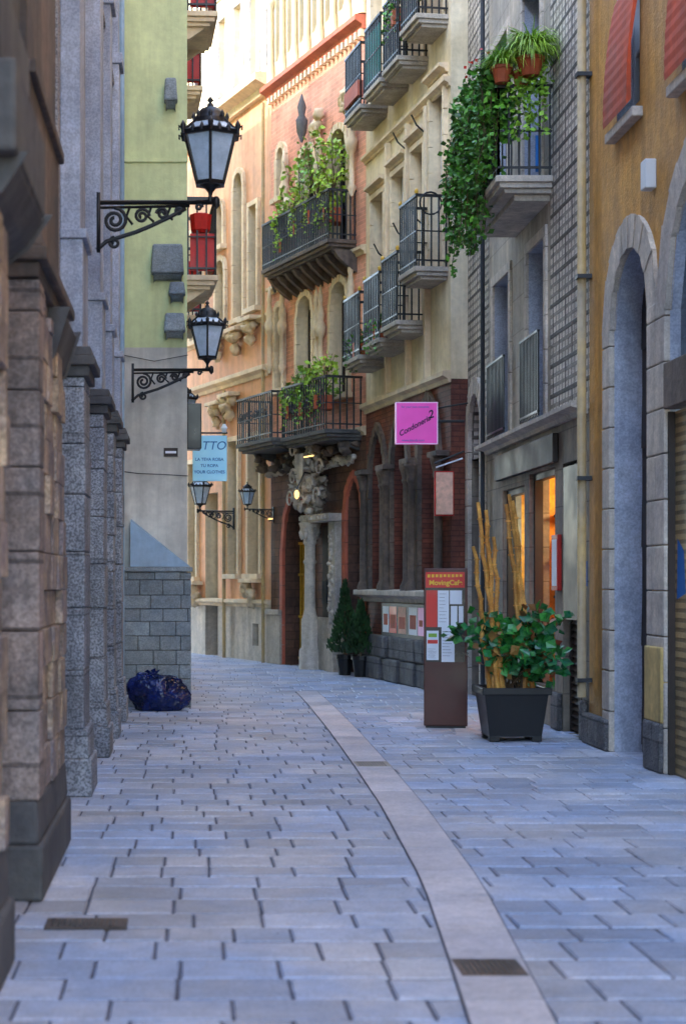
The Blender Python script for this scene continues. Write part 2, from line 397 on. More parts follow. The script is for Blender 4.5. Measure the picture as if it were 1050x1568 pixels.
# ---------------------------------------------------------------- left grey building
fr=((-.98,0,0),(0,1),(1,0)); g=G('grey_stone_building',fr)
piers=[(-3,-1.5),(1,3.0),(5.2,7.1),(8.5,10.4),(12.6,13.3),(15.4,16.0),(17.3,17.8),(19.3,19.8)]
ops=[OP(a[1]+.08,b[0]-.08,0,3.0,d=.35,fill='shut') for a,b in zip(piers,piers[1:])]
ops+=[OP(a[1]+.2,b[0]-.2,4.4,6.6,d=.3,fill='win') for a,b in zip(piers,piers[1:])]
ops+=[OP(a[1]+.2,b[0]-.2,8,10,d=.3,fill='shut') for a,b in zip(piers,piers[1:])]
HL=13.5
wall(g.p('walls',granite),-3,21.8,0,HL,ops); fills(g,ops)
rf=g.p('roof',rtrim); rf.quad((-3,0,HL),(21.8,0,HL),(21.8,-8,HL),(-3,-8,HL)); g.p('end_walls',granite).quad((-3,0,0),(-3,0,HL),(-3,-8,HL),(-3,-8,0))
g.p('end_walls').quad((-3,-8,0),(-3,-8,HL),(21.8,-8,HL),(21.8,-8,0)); g.p('end_walls').quad((-3,-.8,0),(-3,-.8,HL),(21.8,-.8,HL),(21.8,-.8,0))  # unseen back and inner backing sheets, added to stop sun leaking through the openings
for i,(a,b) in enumerate(piers):
    near=b<11
    pm=g.p('block_piers',pierst,bevel=.014) if near else g.p('granite_piers',granite2,bevel=.012)
    z=.5
    while z<3.1:
        z2=min(3.12,z+.42+R(-.05,.05)); e=R(0,.012)
        if near:
            pm.box(a,a+.25,0,.21+e,z,z2-.006)
            ff=g.p('rough_pier_flanks',pierside,bevel=.014); q=a+.255
            while q<b-.05:
                q2=min(b,q+R(.22,.4)); ff.box(q,q2-.006,0,.18+R(0,.045),z,(z+z2)/2-.005); ff.box(q,q2-.006,0,.18+R(0,.045),(z+z2)/2,z2-.006); q=q2
        else: pm.box(a,b,0,.18+e,z,z2-.004)
        z=z2
    cb=g.p('pier_bases',darkst,bevel=.02) if near else g.p('granite_bases',granite2,bevel=.015)
    cb.box(a-.03,b+.03,0,.24,0,.28); cb.box(a-.015,b+.015,0,.22,.28,.5,.012)
    cp=g.p('pier_capitals',darkst,bevel=.01) if not near else g.p('brown_capitals',brownst,bevel=.012)
    cp.box(a-.03,b+.03,0,.22,3.12,3.2); cp.box(a-.07,b+.07,0,.26,3.2,3.27); cp.box(a-.05,b+.05,0,.24,3.27,3.34,.01)
    up=g.p('upper_pilasters',bluest,bevel=.01) if not near else g.p('stained_upper_pilasters',brownst,bevel=.01)
    up.box(a+.03,b-.05,0,.17,3.34,4.15); up.box(a,b,0,.2,4.15,4.22); up.box(a+.05,b-.05,0,.15,4.22,7.5)
    up.box(a+.02,b-.02,0,.19,7.5,7.62); up.box(a+.06,b-.06,0,.14,7.62,13.4)
cornice(g.p('cornices',granite),-3,21.7,HL-.3,.3,.3)
for z in (3.5,7.2): cornice(g.p('cornices'),-3,21.7,z,.1,.1)
d=g.p('corbels',darkst,bevel=.02)
d.box(6.3,7.55,0,.33,3.2,3.55); d.prof([(0,2.95),(.12,2.98),(.25,3.08),(.33,3.2),(0,3.2)],6.4,7.5)
d.box(6.3,7.45,0,.27,3.55,3.9); g.p('timber_posts',woodd,bevel=.01).box(6.6,7.2,0,.25,3.9,7)
d.prof([(0,2.8),(.2,2.85),(.28,3.1),(0,3.1)],9.4,10.35)
g.p('rain_pipe',slate).tube([(20.7,.12,.3),(20.7,.12,13)],.04,8)
g.p('junction_box',irong,bevel=.01).box(20.3,20.5,0,.1,2.2,2.5)
g.done()

# ---------------------------------------------------------------- green building
A=((-.98,21.8,0),(1,0),(0,-1)); g=G('green_building',A)
W=.92; HG=13.5
wall(g.p('green_walls',green),0,W,4.6,HG); wall(g.p('offwhite_walls',offw),0,W,0,4.6)
F1,L1=FR((-.06,21.8),(-.4,28.2),True); F2,L2=FR((-.4,28.2),(-4.5,40),True)
ws=g.p('side_walls',green,frame=F1)
sops=[OP(.5,1.5,5.65,8.0,d=.15),OP(.5,1.5,9.1,11.4,d=.15),OP(3.9,4.9,9.1,11.4,d=.15),OP(3.9,4.9,5.65,8,d=.15)]
wall(ws,0,L1,0,HG,sops)
def win_side(part,fr,ops):
    w=g.p(part,woodw,frame=fr); gl=g.p(part+'_glass',glassd,frame=fr)
    for o in ops:
        D=-o['d']; gl.quad((o['s0'],D,o['z0']),(o['s1'],D,o['z0']),(o['s1'],D,o['z1']),(o['s0'],D,o['z1']))
        for q in (0,.48,.95): x=o['s0']+(o['s1']-o['s0'])*q; w.box(x,x+.05,D,D+.05,o['z0'],o['z1'])
win_side('side_windows',F1,sops)
wall(g.p('far_side_walls',green,frame=F2),0,L2,0,HG)
g.p('roof',rtrim).add([(0,0,HG),(W,0,HG),(.6,-6.4,HG),(-3.5,-18.2,HG),(-9,-18,HG),(-9,0,HG)],[(0,1,2,3,4,5)])
g.p('back_walls',green).quad((-9,0,0),(-9,-18,0),(-9,-18,HG),(-9,0,HG))  # unseen backing, added to keep the sun from passing under the roof
b=g.p('stone_base',blockst,bevel=.01)
z=0;row=0
while z<1.7:
    z2=min(1.72,z+R(.16,.2)); x=0-(.18 if row%2 else 0)
    while x<W+.04:
        w_=R(.26,.4); b.box(max(0,x),min(W+.05,x+w_-.006),.001,.27+R(0,.018),z,z2-.006); x+=w_
    z=z2; row+=1
g.p('base_backing',darkst).box(0.004,W+.04,.002,.255,0,1.71)
b.box(0,W+.07,.001,.31,1.722,1.78)
g.p('sloped_base_cap',slate).add([(.2,.002,1.785),(W+.04,.002,1.785),(.2,.3,1.785),(W+.04,.3,1.785),(.2,.002,2.4),(.2,.24,2.36)],[(0,1,3,2),(2,3,5),(4,5,3,1),(0,2,5,4),(0,1,4)])
g.p('band_moulding',green).box(0,W+.01,.001,.025,6.98,7.03)
st=g.p('stone_corbel_blocks',blockst,bevel=.03)
for (x0,x1,z0,z1) in ((.62,.8,7.72,8.02),(.46,.88,5.52,5.9),(.68,.9,5.25,5.42),(.62,.9,4.78,5.02)):
    st.box(x0,x1,.0,.2,z0,z1,.02); st.prof([(0,z0-.07),(.1,z0-.05),(.18,z0),(0,z0)],x0+.03,x1-.03)
g.p('house_number_plaque',woodd).box(.62,.8,.001,.02,3.2,3.31); g.p('plaque_text',whitep).box(.64,.78,.02,.023,3.24,3.27)
g.p('cables',cabl).tube([(.0,.02,3.02),(.3,.03,2.98),(.6,.03,2.97),(.93,.03,2.95)],.006,5)
g.p('cables').tube([(.1,.02,4.5),(.5,.04,4.42),(.93,.03,4.5)],.005,5)
g.p('loudspeaker_box',blackp,frame=F1,bevel=.01).box(.6,1.0,.03,.22,3.35,3.95)
for z in (5.6,9.05):
    for s0 in (.35,3.7):
        t=G('x',F1); t.parts={}
        balcony(t,s0,s0+1.3,z,.42,1.0,slab=ctrim,rail=iron,corb=True,step=.1)
        r=t.p('balcony_red_panels',redp); r.box(s0+.06,s0+1.24,.36,.375,z+.06,z+.55); r.box(s0+.06,s0+.075,.06,.36,z+.06,z+.55)
        r.lathe(s0+.12,.2,[(.09,z+.56),(.13,z+.6),(.15,z+.8),(.1,z+.82)],10)
        for k,v in t.parts.items(): g.parts[k+str(s0)+str(z)]=v
g.done()

# ---------------------------------------------------------------- ochre building (right, near)
fr=((3.95,0,0),(0,1),(-1,0)); g=G('ochre_building',fr)
ops=[OP(14.6,15.9,0,4.6,'round',d=.26,fill='door'),OP(11.6,14.05,0,4.95,'round',d=.1,rise=1.1,fill='none'),
     OP(8,9.6,0,4.5,'round',d=.26,fill='door'),OP(15.0,15.8,5.85,7.7,d=.18),OP(12.6,13.7,5.7,7.7,d=.18),OP(8.2,9.4,5.7,7.7),OP(3,4.4,0,4.3,'round',fill='door'),
     OP(15.0,15.8,9,11,d=.18,fill='shut'),OP(12.6,13.7,9,11,d=.18,fill='shut')]
wall(g.p('walls',ochre),-3,16.9,0,17,ops,rev=g.p('stone_reveals',bluest)); fills(g,ops)
for o in ops[:2]+[ops[2]]: surround(g.p('arch_stones',palest,bevel=.012),o,.27,.05)
g.p('roller_shutter',shutter).box(11.6,14.05,-.1,-.03,0,3.0)
g.p('shutter_housing',brownst,bevel=.01).box(11.7,14.04,-.1,.06,3.02,3.4); g.p('shutter_frame',woodd).box(14.0,14.045,-.03,.02,0,3.0)
g.p('graffiti_patch',blue).quad((13.7,-.028,1.5),(13.95,-.028,1.45),(13.93,-.028,1.95),(13.75,-.028,1.85))
g.p('upper_glass',glassb).quad((11.6,-.09,3.4),(14.05,-.09,3.4),(14.05,-.09,4.95),(11.6,-.09,4.95))
for x in (12.2,12.9,13.5): g.p('arch_window_bars',woodw).box(x,x+.04,-.09,-.05,3.4,4.9)
b=g.p('stone_base',basest,bevel=.02)
for a,c in ((-3,3),(4.4,8),(9.6,11.6),(14.07,14.58),(15.92,16.86)): b.box(a,c,0,.09,0,.42 if c<15 else .3)
bb=g.p('pier_blocks',yst,bevel=.012); bb.box(14.07,14.58,.0,.075,.42,1.05)
for z0,s0,s1 in ((5.85,15.0,15.75),(5.7,12.6,13.7)):
    bl=g.p('rolled_blinds',orangeb)
    N=22; prf=[]
    for i in range(N+1):
        t=i/N; prf.append((.13*max(0,math.sin(t*1.7))**.7+(.005 if i%2 else 0), z0+1.15-1.2*t))
    prf+= [(.09,z0),(.09,z0+.5),(0,z0+1.1)]
    bl.prof(prf,s0-.05,s1+.05)
    g.p('window_sills',palest,bevel=.01).box(s0-.12,s1+.12,0,.1,z0-.17,z0-.08)
cornice(g.p('string_course',palest),-3,16.86,8.4,.12,.14)
g.p('alarm_box',woodw,bevel=.01).box(14.45,14.6,.001,.1,4.95,5.2)
g.p('downpipe',pipe,smooth=True).tube([(16.84,.09,.45),(16.84,.09,16)],.045,10)
for z in (.6,2.6,4.6,6.6,8.6): g.p('pipe_brackets',irong).box(16.78,16.9,0,.145,z,z+.04)
g.p('roof',rtrim).quad((-3,0,17),(23,0,17),(23,-8,17),(-3,-8,17))
g.done()
g=G('wall_flyer',fr); g.p('paper',blue).box(16.98,17.1,.002,.006,1.55,1.8); g.done()

# ---------------------------------------------------------------- relief stone townhouse (right, middle)
g=G('stone_townhouse',fr)
wall(g.p('walls',grid),16.9,18.75,3.3,17); 
ops3=[OP(23.05,24.0,0,4.2,'round',d=.25,fill='door'),OP(23.0,23.9,6.2,8.3,d=.2)]
wall(g.p('walls'),22.6,24.6,3.3,17,[OP(23.05,24.0,3.3,4.2,'round',d=.25),ops3[1]])
ops2=[OP(19.0,19.95,3.42,5.45,d=.2,fill='win',fm=woodw),OP(21.1,22.2,3.42,5.45,d=.2,fill='win'),OP(19.2,20.2,6.1,8.5,d=.2,fill='win'),OP(21.2,22.2,6.3,8.5,d=.2,fill='shut'),
      OP(19.2,20.2,9.6,11.6,d=.2),OP(21.2,22.2,9.6,11.6,d=.2)]
wall(g.p('smooth_walls',smooth2),18.75,22.6,3.3,17,ops2,rev=g.p('reveals',bluest)); fills(g,ops2); fills(g,ops3)
for o in ops2: surround(g.p('window_surrounds',palest,bevel=.006),o,.12,.03,False)
ops4=[OP(17.15,18.1,0,2.85,d=.12,fill='shut'),OP(18.5,19.9,.35,2.85,d=.2,fill='none'),OP(20.2,21.6,.6,2.75,d=.2,fill='none'),OP(23.05,24.0,0,3.3,d=.25,fill='none')]
wall(g.p('shopfront_walls',shopst),16.9,24.6,0,3.3,ops4); fills(g,ops4[:1])
surround(g.p('arch_stones',palest,bevel=.008),ops3[0],.22,.06)
for o in ops2[:2]:
    rr=g.p('window_railings',iron); n=12
    for i in range(n+1):
        x=o['s0']-.04+(o['s1']-o['s0']+.08)*i/n; rr.box(x-.01,x+.01,.08,.1,3.45,4.4)
    for z in (3.5,4.4): rr.box(o['s0']-.05,o['s1']+.05,.075,.105,z-.012,z+.012)
cornice(g.p('ledge',palest,bevel=.004),16.95,22.7,3.28,.17,.12)
sg=g.p('shop_fascia',woodd,bevel=.01); sg.box(18.3,21.8,.005,.07,2.88,3.2)
sg2=g.p('shop_window_frames',woodd,bevel=.005)
for o in ops4[1:3]:
    for x in (o['s0'],o['s1']-.06): sg2.box(x,x+.06,-.15,-.05,o['z0'],o['z1'])
    sg2.box(o['s0']+.06,o['s1']-.06,-.15,-.05,o['z1']-.08,o['z1']); sg2.box(o['s0']+.06,o['s1']-.06,-.15,-.05,o['z0'],o['z0']+.08)
si=g.p('shop_interior',warmw)
for a,b,z0,z1 in ((18.3,20.0,0,3.1),(20.02,21.8,0,3.1)):
    D0,D1=-.21,-2.0
    si.quad((a,D1,z0),(b,D1,z0),(b,D1,z1),(a,D1,z1)); si.quad((a,D0,z0),(a,D1,z0),(a,D1,z1),(a,D0,z1)); si.quad((b,D0,z0),(b,D1,z0),(b,D1,z1),(b,D0,z1))
    si.quad((a,D0,z1),(b,D0,z1),(b,D1,z1),(a,D1,z1)); si.quad((a,D0,z0+.3),(b,D0,z0+.3),(b,D1,z0+.3),(a,D1,z0+.3))
sh=g.p('shop_shelves',woodd)
for z in (.5,.95,1.4,1.9,2.35): sh.box(18.35,21.7,-1.99,-1.7,z,z+.03); sh.box(19.75,19.98,-1.6,-.3,z,z+.03)
it=g.p('shelf_goods',rtrim); it2=g.p('shelf_boxes',whitep); it3=g.p('shelf_jars',woodd)
for z in (.53,.98,1.43,1.93):
    for k in range(16):
        q=random.choice((it,it,it2,it3)); x=18.4+k*.2; h=R(.12,.3); q.box(x,x+R(.08,.15),-1.95,-1.8,z,z+h)
    for k in range(6):
        q=random.choice((it,it3,it2,it3)); y0=-1.5+k*.2; q.box(19.8,19.93,y0,y0+.13,z,z+R(.1,.35))
g.p('ceiling_lamps',lampw).box(18.9,19.4,-1.2,-1.0,2.95,3.0); g.p('hanging_lamp',lampw).lathe(19.5,-.45,[(.01,2.75),(.07,2.7),(.09,2.55),(.02,2.5)],10)
g.p('cool_lamps',lampc).box(20.9,21.4,-.9,-.5,2.5,2.6)
sgn=g.p('menu_frame',redp,bevel=.005); sgn.box(18.15,18.45,.004,.05,1.5,2.1); g.p('menu_paper',whitep).box(18.19,18.41,.05,.054,1.55,2.05)
g.p('iron_grille',iron).box(17.3,17.95,.01,.03,1.2,2.8)
b=g.p('stone_base',basest,bevel=.02); b.box(16.95,17.12,0,.06,0,.4); b.box(18.12,18.48,0,.06,0,.4)
balcony(g,18.6,20.9,6.05,.62,.98,slab=palest,rail=iron,corb=False)
g.p('balcony_slabs').box(18.75,20.75,.001,.4,5.8,5.869)
g.p('laundry_towels',blue).box(18.66,18.67,.12,.18,6.1,6.5)
g.p('downpipe',irong).tube([(22.65,.08,.1),(22.65,.08,16)],.03,8)
g.done()

ld=bpy.data.lights.new('shop_lamp','POINT'); ld.energy=80; ld.color=(1,.72,.35); ld.shadow_soft_size=.15
lo=bpy.data.objects.new('shop_lamp',ld); lo.location=(4.9,19.2,2.6); sc.collection.objects.link(lo)
ld=bpy.data.lights.new('shop_window_lamp','POINT'); ld.energy=40; ld.color=(.9,1,.8); ld.shadow_soft_size=.15
lo=bpy.data.objects.new('shop_window_lamp',ld); lo.location=(4.7,21,2.2); sc.collection.objects.link(lo)

# ---------------------------------------------------------------- plants on balcony
def pot(g,x,y,z,r,h,mat=terra):
    g.p('pot',mat,smooth=False).lathe(x,y,[(r*.68,z),(r*.95,z+h*.8),(r*1.08,z+h*.82),(r*1.08,z+h),(r*.9,z+h),(r*.85,z+h*.86)],14)
g=G('ivy_plant')
lv=g.p('trailing_leaves',ivy); stm=g.p('stems',bark)
for i in range(85):
    y0=R(18.62,20.9); x0=3.33-R(-.04,.12); top=R(6.95,7.35); ln=R(.5,1.55)*(1.15 if y0>19.3 else .75); x=x0;y=y0
    n=int(ln/.035); pts=[]
    for k in range(n):
        z=top-k*.035; x+=R(-.018,.016); y+=R(-.02,.02); pts.append((x,y,z))
        for _ in range(2): lv.leaf((x+R(-.05,.05),y+R(-.06,.06),z+R(-.03,.03)),R(.035,.075),1.3)
    stm.tube(pts[::4]+[pts[-1]],.005,4)
for i in range(2600):
    a=Vector((R(-1,1),R(-1,1),R(-1,1)))
    if a.length>1: continue
    q=random.choice([(3.35,18.75,7.2,.16,.18,.22),(3.3,19.4,7.25,.22,.4,.25),(3.28,20.2,7.15,.22,.45,.3),(3.45,18.7,6.75,.18,.12,.35),(3.3,19.9,6.4,.14,.5,.5)])
    lv.leaf((q[0]+a.x*q[3],q[1]+a.y*q[4],q[2]+a.z*q[5]),R(.035,.08),1.3)
pot(g,3.42,18.8,7.05,.12,.2)
fl=g.p('flowers',redp)
for i in range(18): fl.leaf((3.2+R(-.08,.1),19+R(-.3,.6),7.38+R(-.1,.12)),.045,1)
g.done()
def grasstuft(name,x,y,z,r,n,ln,mat,potr,poth,w=.014):
    g=G(name); pot(g,x,y,z-poth,potr,poth); b=g.p('blades',mat)
    for i in range(n):
        a=R(0,6.28); t=R(.1,1); L=ln*R(.6,1.1); base=Vector((x+R(-r,r)*.4,y+R(-r,r)*.4,z)); d=Vector((math.cos(a),math.sin(a),0)); sd=Vector((-d.y,d.x,0))*w*R(.6,1.2)
        P=base.copy(); el=R(.6,1.45)
        pts=[]
        for k in range(6):
            pts.append(P.copy()); P+= (d*math.cos(el)+Vector((0,0,1))*math.sin(el))*L/5; el-=R(.3,.65)
        vs=[]
        for k,p in enumerate(pts):
            q=sd*(1-k/5.5); vs+= [p-q,p+q]
        b.add(vs,[(2*k,2*k+1,2*k+3,2*k+2) for k in range(5)])
    return g
grasstuft('potted_spider_plant',3.68,18.5,7.3,.1,800,.56,grass,.15,.2).done()
g=grasstuft('potted_spider_plant',3.38,18.55,7.22,.1,220,.38,grass,.11,.18); g.done()
g=G('hanging_plant'); lv=g.p('trailing_leaves',grass)
for i in range(30):
    x,y=R(3.45,3.92),18.55+R(-.1,.05)
    n=int(R(8,24)); z=7.25
    for k in range(n):
        z-=.035; x+=R(-.012,.012); lv.leaf((x,y,z),R(.03,.065),1.4)
pot(g,3.6,18.6,7.02,.1,.16); g.done()

# ---------------------------------------------------------------- cream apartments (R3)
F3,L3=FR((3.7,24.3),(2.97,29.0)); g=G('cream_apartment_building',F3)
pos=[(.1,1.0,6.12,9.75),(1.1,2.0,5.5,9.45),(2.12,3.1,5.38,9.42),(3.35,4.4,5.28,9.35)]
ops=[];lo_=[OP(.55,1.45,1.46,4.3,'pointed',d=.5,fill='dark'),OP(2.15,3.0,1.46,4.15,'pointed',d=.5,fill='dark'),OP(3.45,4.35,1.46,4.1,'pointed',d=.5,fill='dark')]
for a,b,z,zz in pos:
    ops+= [OP(a+.15,b-.12,z+.01,z+2.7,d=.2),OP(a+.15,b-.12,zz+.01,zz+2.3,d=.2),OP(a+.15,b-.12,13,15,d=.2,fill='shut')]
wall(g.p('cream_walls',cream),0,L3,4.5,17,ops,rev=g.p('reveals',ctrim)); fills(g,ops)
for o in ops: surround(g.p('window_surrounds',ctrim,bevel=.005),o,.09,.06,False)
for s_ in (1.04,2.05,3.22): g.p('wall_pilasters',ctrim,bevel=.005).box(s_-.05,s_+.05,0,.09,4.62,8.68)
for a,b,z,zz in pos: cornice(g.p('window_hoods',ctrim),a+.02,b,z+2.82,.14,.12)
wall(g.p('brick_ground_floor',dbrick),0,L3,0,4.5,lo_); fills(g,lo_)
for o in lo_: surround(g.p('arch_mouldings',brownst,bevel=.006),o,.14,.07,False)
g.p('end_wall',cream).add([(0,0,4.5),(0,-1.0,4.5),(0,-1.0,17),(0,0,17)],[(0,1,2,3)]); g.p('brick_ground_floor').quad((0,0,0),(0,-1,0),(0,-1,4.5),(0,0,4.5))
cornice(g.p('string_course',ctrim),0,L3,4.45,.12,.16); cornice(g.p('string_course'),0,L3,8.7,.1,.12)
b=g.p('rough_stone_base',basest,bevel=.03)
x=0
while x<L3-.1:
    w=R(.3,.5); x2=min(L3,x+w)
    b.box(x+.004,x2-.004,0,.16+R(-.02,.03),0,.36); b.box(x+.004,x2-.004,0,.14+R(-.02,.03),.365,.72); x=x2
g.p('poster_case_frames',irong).box(.5,3.4,.0,.1,.72,1.25)
for i,(a,c,m) in enumerate(((.55,.95,whitep),(1.0,1.3,maglt),(1.35,1.8,whitep),(1.95,2.4,peach),(2.5,2.9,redpan),(2.95,3.3,whitep))):
    g.p('posters'+str(i),m).box(a,c,.1,.104,.78,1.2)
    g.p('poster_prints',rtrim).box(a+.05,c-.06,.104,.106,.82+R(0,.1),.95+R(0,.15))
cornice(g.p('sill_course',palest,bevel=.006),0,L3,1.26,.22,.19)
cl=g.p('stone_columns',brownst,smooth=True)
for s_ in (.3,1.65,1.92,3.12,3.3,4.55):
    cl.lathe(s_,.1,[(.11,1.45),(.11,1.52),(.08,1.58),(.065,1.62),(.06,3.1),(.075,3.12),(.085,3.16),(.07,3.18),(.1,3.3),(.12,3.35),(.12,3.4)],12)
for s_ in (.3,1.78,3.2,4.55): g.p('impost_blocks',brownst,bevel=.01).box(s_-.24,s_+.24,0,.2,3.4,3.48)
for i,(a,b_,z,zz) in enumerate(pos):
    balcony(g,a,b_,z,.5,1.02,slab=greys,rail=iron,knob=True,corb=False); balcony(g,a,b_,zz,.48,1.0,slab=greys,rail=iron,corb=False)
tl=g.p('balcony_teal_screen',teal); tl.box(2.2,3.05,.44,.447,9.5,10.3)
g.p('awning_box',rtrim).box(3.4,4.3,.4,.5,9.5,9.75)
for s_,z in ((1.05,6.9),(2.06,6.9),(3.2,6.8),(1.05,8.3),(2.06,8.3)):
    g.p('wall_brackets',iron).tube([(s_,.08,z),(s_,.2,z+.1),(s_,.28,z+.25)],.014,6)
bl=g.p('roller_blinds',whitep)
for a,b_,z,zz in pos[:3]: bl.box(a+.18,b_-.15,-.15,-.12,z+1.5,z+2.68)
g.p('balcony_hoop',iron).tube([(.0,.3+.16*math.cos(t*.4),7.0+.16*math.sin(t*.4)) for t in range(17)],.014,6)
g.p('roof',rtrim).quad((0,0,17),(L3,0,17),(L3,-8,17),(0,-8,17))
g.done()

# ---------------------------------------------------------------- pink brick palace (R4)
def on(F,s,o,z): return (F[0][0]+F[1][0]*s+F[2][0]*o,F[0][1]+F[1][1]*s+F[2][1]*o,z)
F4,L4=FR((1.55,33.3),(2.97,29.0),True); g=G('pink_brick_palace',F4)
ops=[OP(.45,.8,9.0,9.95,'round',d=.15,fill='dark'),OP(1.55,2.35,7.5,9.6,'round',d=.2,fill='win',fm=woodd),OP(3.0,3.8,7.5,9.6,'round',d=.2,fill='win',fm=woodd),
     OP(.35,.7,5.3,6.9,'round',d=.15,fill='dark'),OP(1.5,2.2,4.9,6.9,'round',d=.2,fill='win',fm=woodd),OP(3.1,3.8,4.9,6.9,'round',d=.2,fill='win',fm=woodd)]
wall(g.p('pink_brick_walls',pink),0,L4,4.1,11.1,ops,rev=g.p('reveals',ctrim)); fills(g,ops)
lo_=[OP(.75,2.05,0,3.35,'pointed',d=.35,fill='none'),OP(3.75,4.4,0,3.4,'pointed',d=.35,fill='door')]
wall(g.p('dark_brown_walls',dbrown),0,L4,0,4.1,lo_); fills(g,lo_[1:])
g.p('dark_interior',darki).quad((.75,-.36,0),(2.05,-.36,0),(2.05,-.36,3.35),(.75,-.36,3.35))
for i in range(9):
    x=.85+i*.14; g.p('gilded_gate',gold).box(x-.018,x+.018,-.3,-.27,.05,2.3)
for z in (.1,.9,1.7,2.3): g.p('gilded_gate').box(.78,2.02,-.31,-.26,z,z+.05)
for o in lo_: surround(g.p('arch_mouldings',rtrim,bevel=.005),o,.13,.06,False)
for o in ops: surround(g.p('window_surrounds',ctrim,bevel=.005),o,.11,.07)
fn=g.p('carved_finials',ctrim,smooth=True)
for s_,z in ((.18,6.4),(.85,6.3),(2.55,6.0),(2.75,6.0),(4.1,6.3),(.95,8.9),(2.65,8.9),(4.15,9.0)):
    fn.lathe(s_,.1,[(.02,z-.75),(.09,z-.6),(.05,z-.55),(.05,z+.0),(.09,z+.05),(.11,z+.2),(.06,z+.3),(.08,z+.4),(.04,z+.6),(.06,z+.68),(.01,z+.95)],8)
fd=g.p('dark_ornaments',darkst,smooth=True)
for s_,z in ((.62,7.45),(2.0,10.0)):
    fd.lathe(s_,.16,[(.02,z-.3),(.1,z-.1),(.12,z+.1),(.06,z+.2),(.09,z+.35),(.01,z+.6)],8)
for s_,z in ((2.62,9.9),(3.95,10.0),(1.1,8.6)):
    ob=g.p('carved_brackets',ctrim,smooth=True)
    for k in range(4): ob.lump((s_+R(-.1,.1),.12,z+R(-.15,.15)),(.12,.1,.12),k+s_,.35,10)
cornice(g.p('main_cornice',rtrim,bevel=.005),-.1,L4,11.05,.2,.22)
for i in range(24): g.p('cornice_dentils',ctrim).box(.05+i*.19,.13+i*.19,0,.1,10.92,11.04)
cornice(g.p('string_course',ctrim,bevel=.005),-.05,L4,7.2,.1,.14); cornice(g.p('string_course'),-.05,L4,4.1,.1,.14)
tops=[OP(.25+i*.62,.25+i*.62+.4,11.7,13.2,'round',d=.3,fill='dark') for i in range(7)]
wall(g.p('gallery_walls',sunc),0,L4,11.27,14.2,tops); fills(g,tops)
for i in range(8):
    s_=.14+i*.62; g.p('gallery_colonnettes',sunc,smooth=True).lathe(s_,.06,[(.08,11.3),(.08,11.6),(.055,11.7),(.05,12.75),(.09,12.85),(.1,12.95)],10)
cornice(g.p('main_cornice'),-.1,L4,14.2,.3,.3)
g.p('stone_plinth',greys,bevel=.01).box(-.0,.73,0,.1,0,.95); g.p('stone_plinth').box(2.07,3.73,0,.1,0,.95)
g.p('stone_plinth').box(-.0,.73,0,.14,.95,1.05)
cl=g.p('portal_column',palest,smooth=True)
cl.lathe(2.5,.2,[(.2,0),(.2,.35),(.16,.4),(.16,.9),(.12,1.0),(.105,1.1),(.1,1.9),(.13,1.95),(.1,2.0),(.1,2.25),(.13,2.3),(.12,2.35),(.19,2.6),(.21,2.66)],14)
for k in range(14):
    a=k*.9; cl.lump((2.5+.15*math.cos(a),.2+.15*math.sin(a),2.48+.06*math.sin(k*2.1)),(.045,.045,.07),k,.3,8)
g.p('portal_pilaster',palest,bevel=.01).box(3.2,3.5,0,.14,0,2.66); g.p('portal_pilaster').box(3.15,3.55,0,.2,0,.5)
pl2=g.p('pilaster_reliefs',palest,smooth=True)
for k in range(22): pl2.lump((3.35+R(-.08,.08),.15,.8+k*.08),(.05,.04,.05),k,.4,8)
g.p('portal_entablature',palest,bevel=.01).box(2.25,3.6,0,.3,2.66,2.8)
for i in range(9): g.p('entablature_dentils',palest).box(2.3+i*.14,2.37+i*.14,.3,.34,2.7,2.77)
g.p('portal_door',woodd,bevel=.01).box(2.72,3.15,.0,.05,.1,2.6); g.p('portal_plaque',irong).box(2.8,3.0,.06,.09,1.2,1.6)
ca=g.p('carved_coat_of_arms',palest,smooth=True)
for i in range(170):
    t=i/170; z=2.85+1.45*t; w=.5*math.sin(math.pi*min(1,t*.9+.1))+.05
    ca.lump((2.6+R(-w,w),.22+R(-.12,.2),z),(R(.03,.08),R(.04,.09),R(.03,.09)),i,.5,9,3)
ca.prism([(2.4,3.9),(2.8,3.9),(2.8,3.6),(2.72,3.4),(2.6,3.28),(2.48,3.4),(2.4,3.6)],.3,.46)
for s_,z,a in ((2.2,3.5,1),(3.0,3.3,-1),(2.2,4.0,1),(3.0,4.0,-1),(2.6,3.0,1),(3.3,3.1,1),(2.05,3.1,1),(3.45,3.6,-1)):
    ca.tube([(s_+.17*math.cos(a*k*.5)*(1-k/22),.42,z+.17*math.sin(k*.5)*(1-k/22)) for k in range(18)],.026,8,.01)
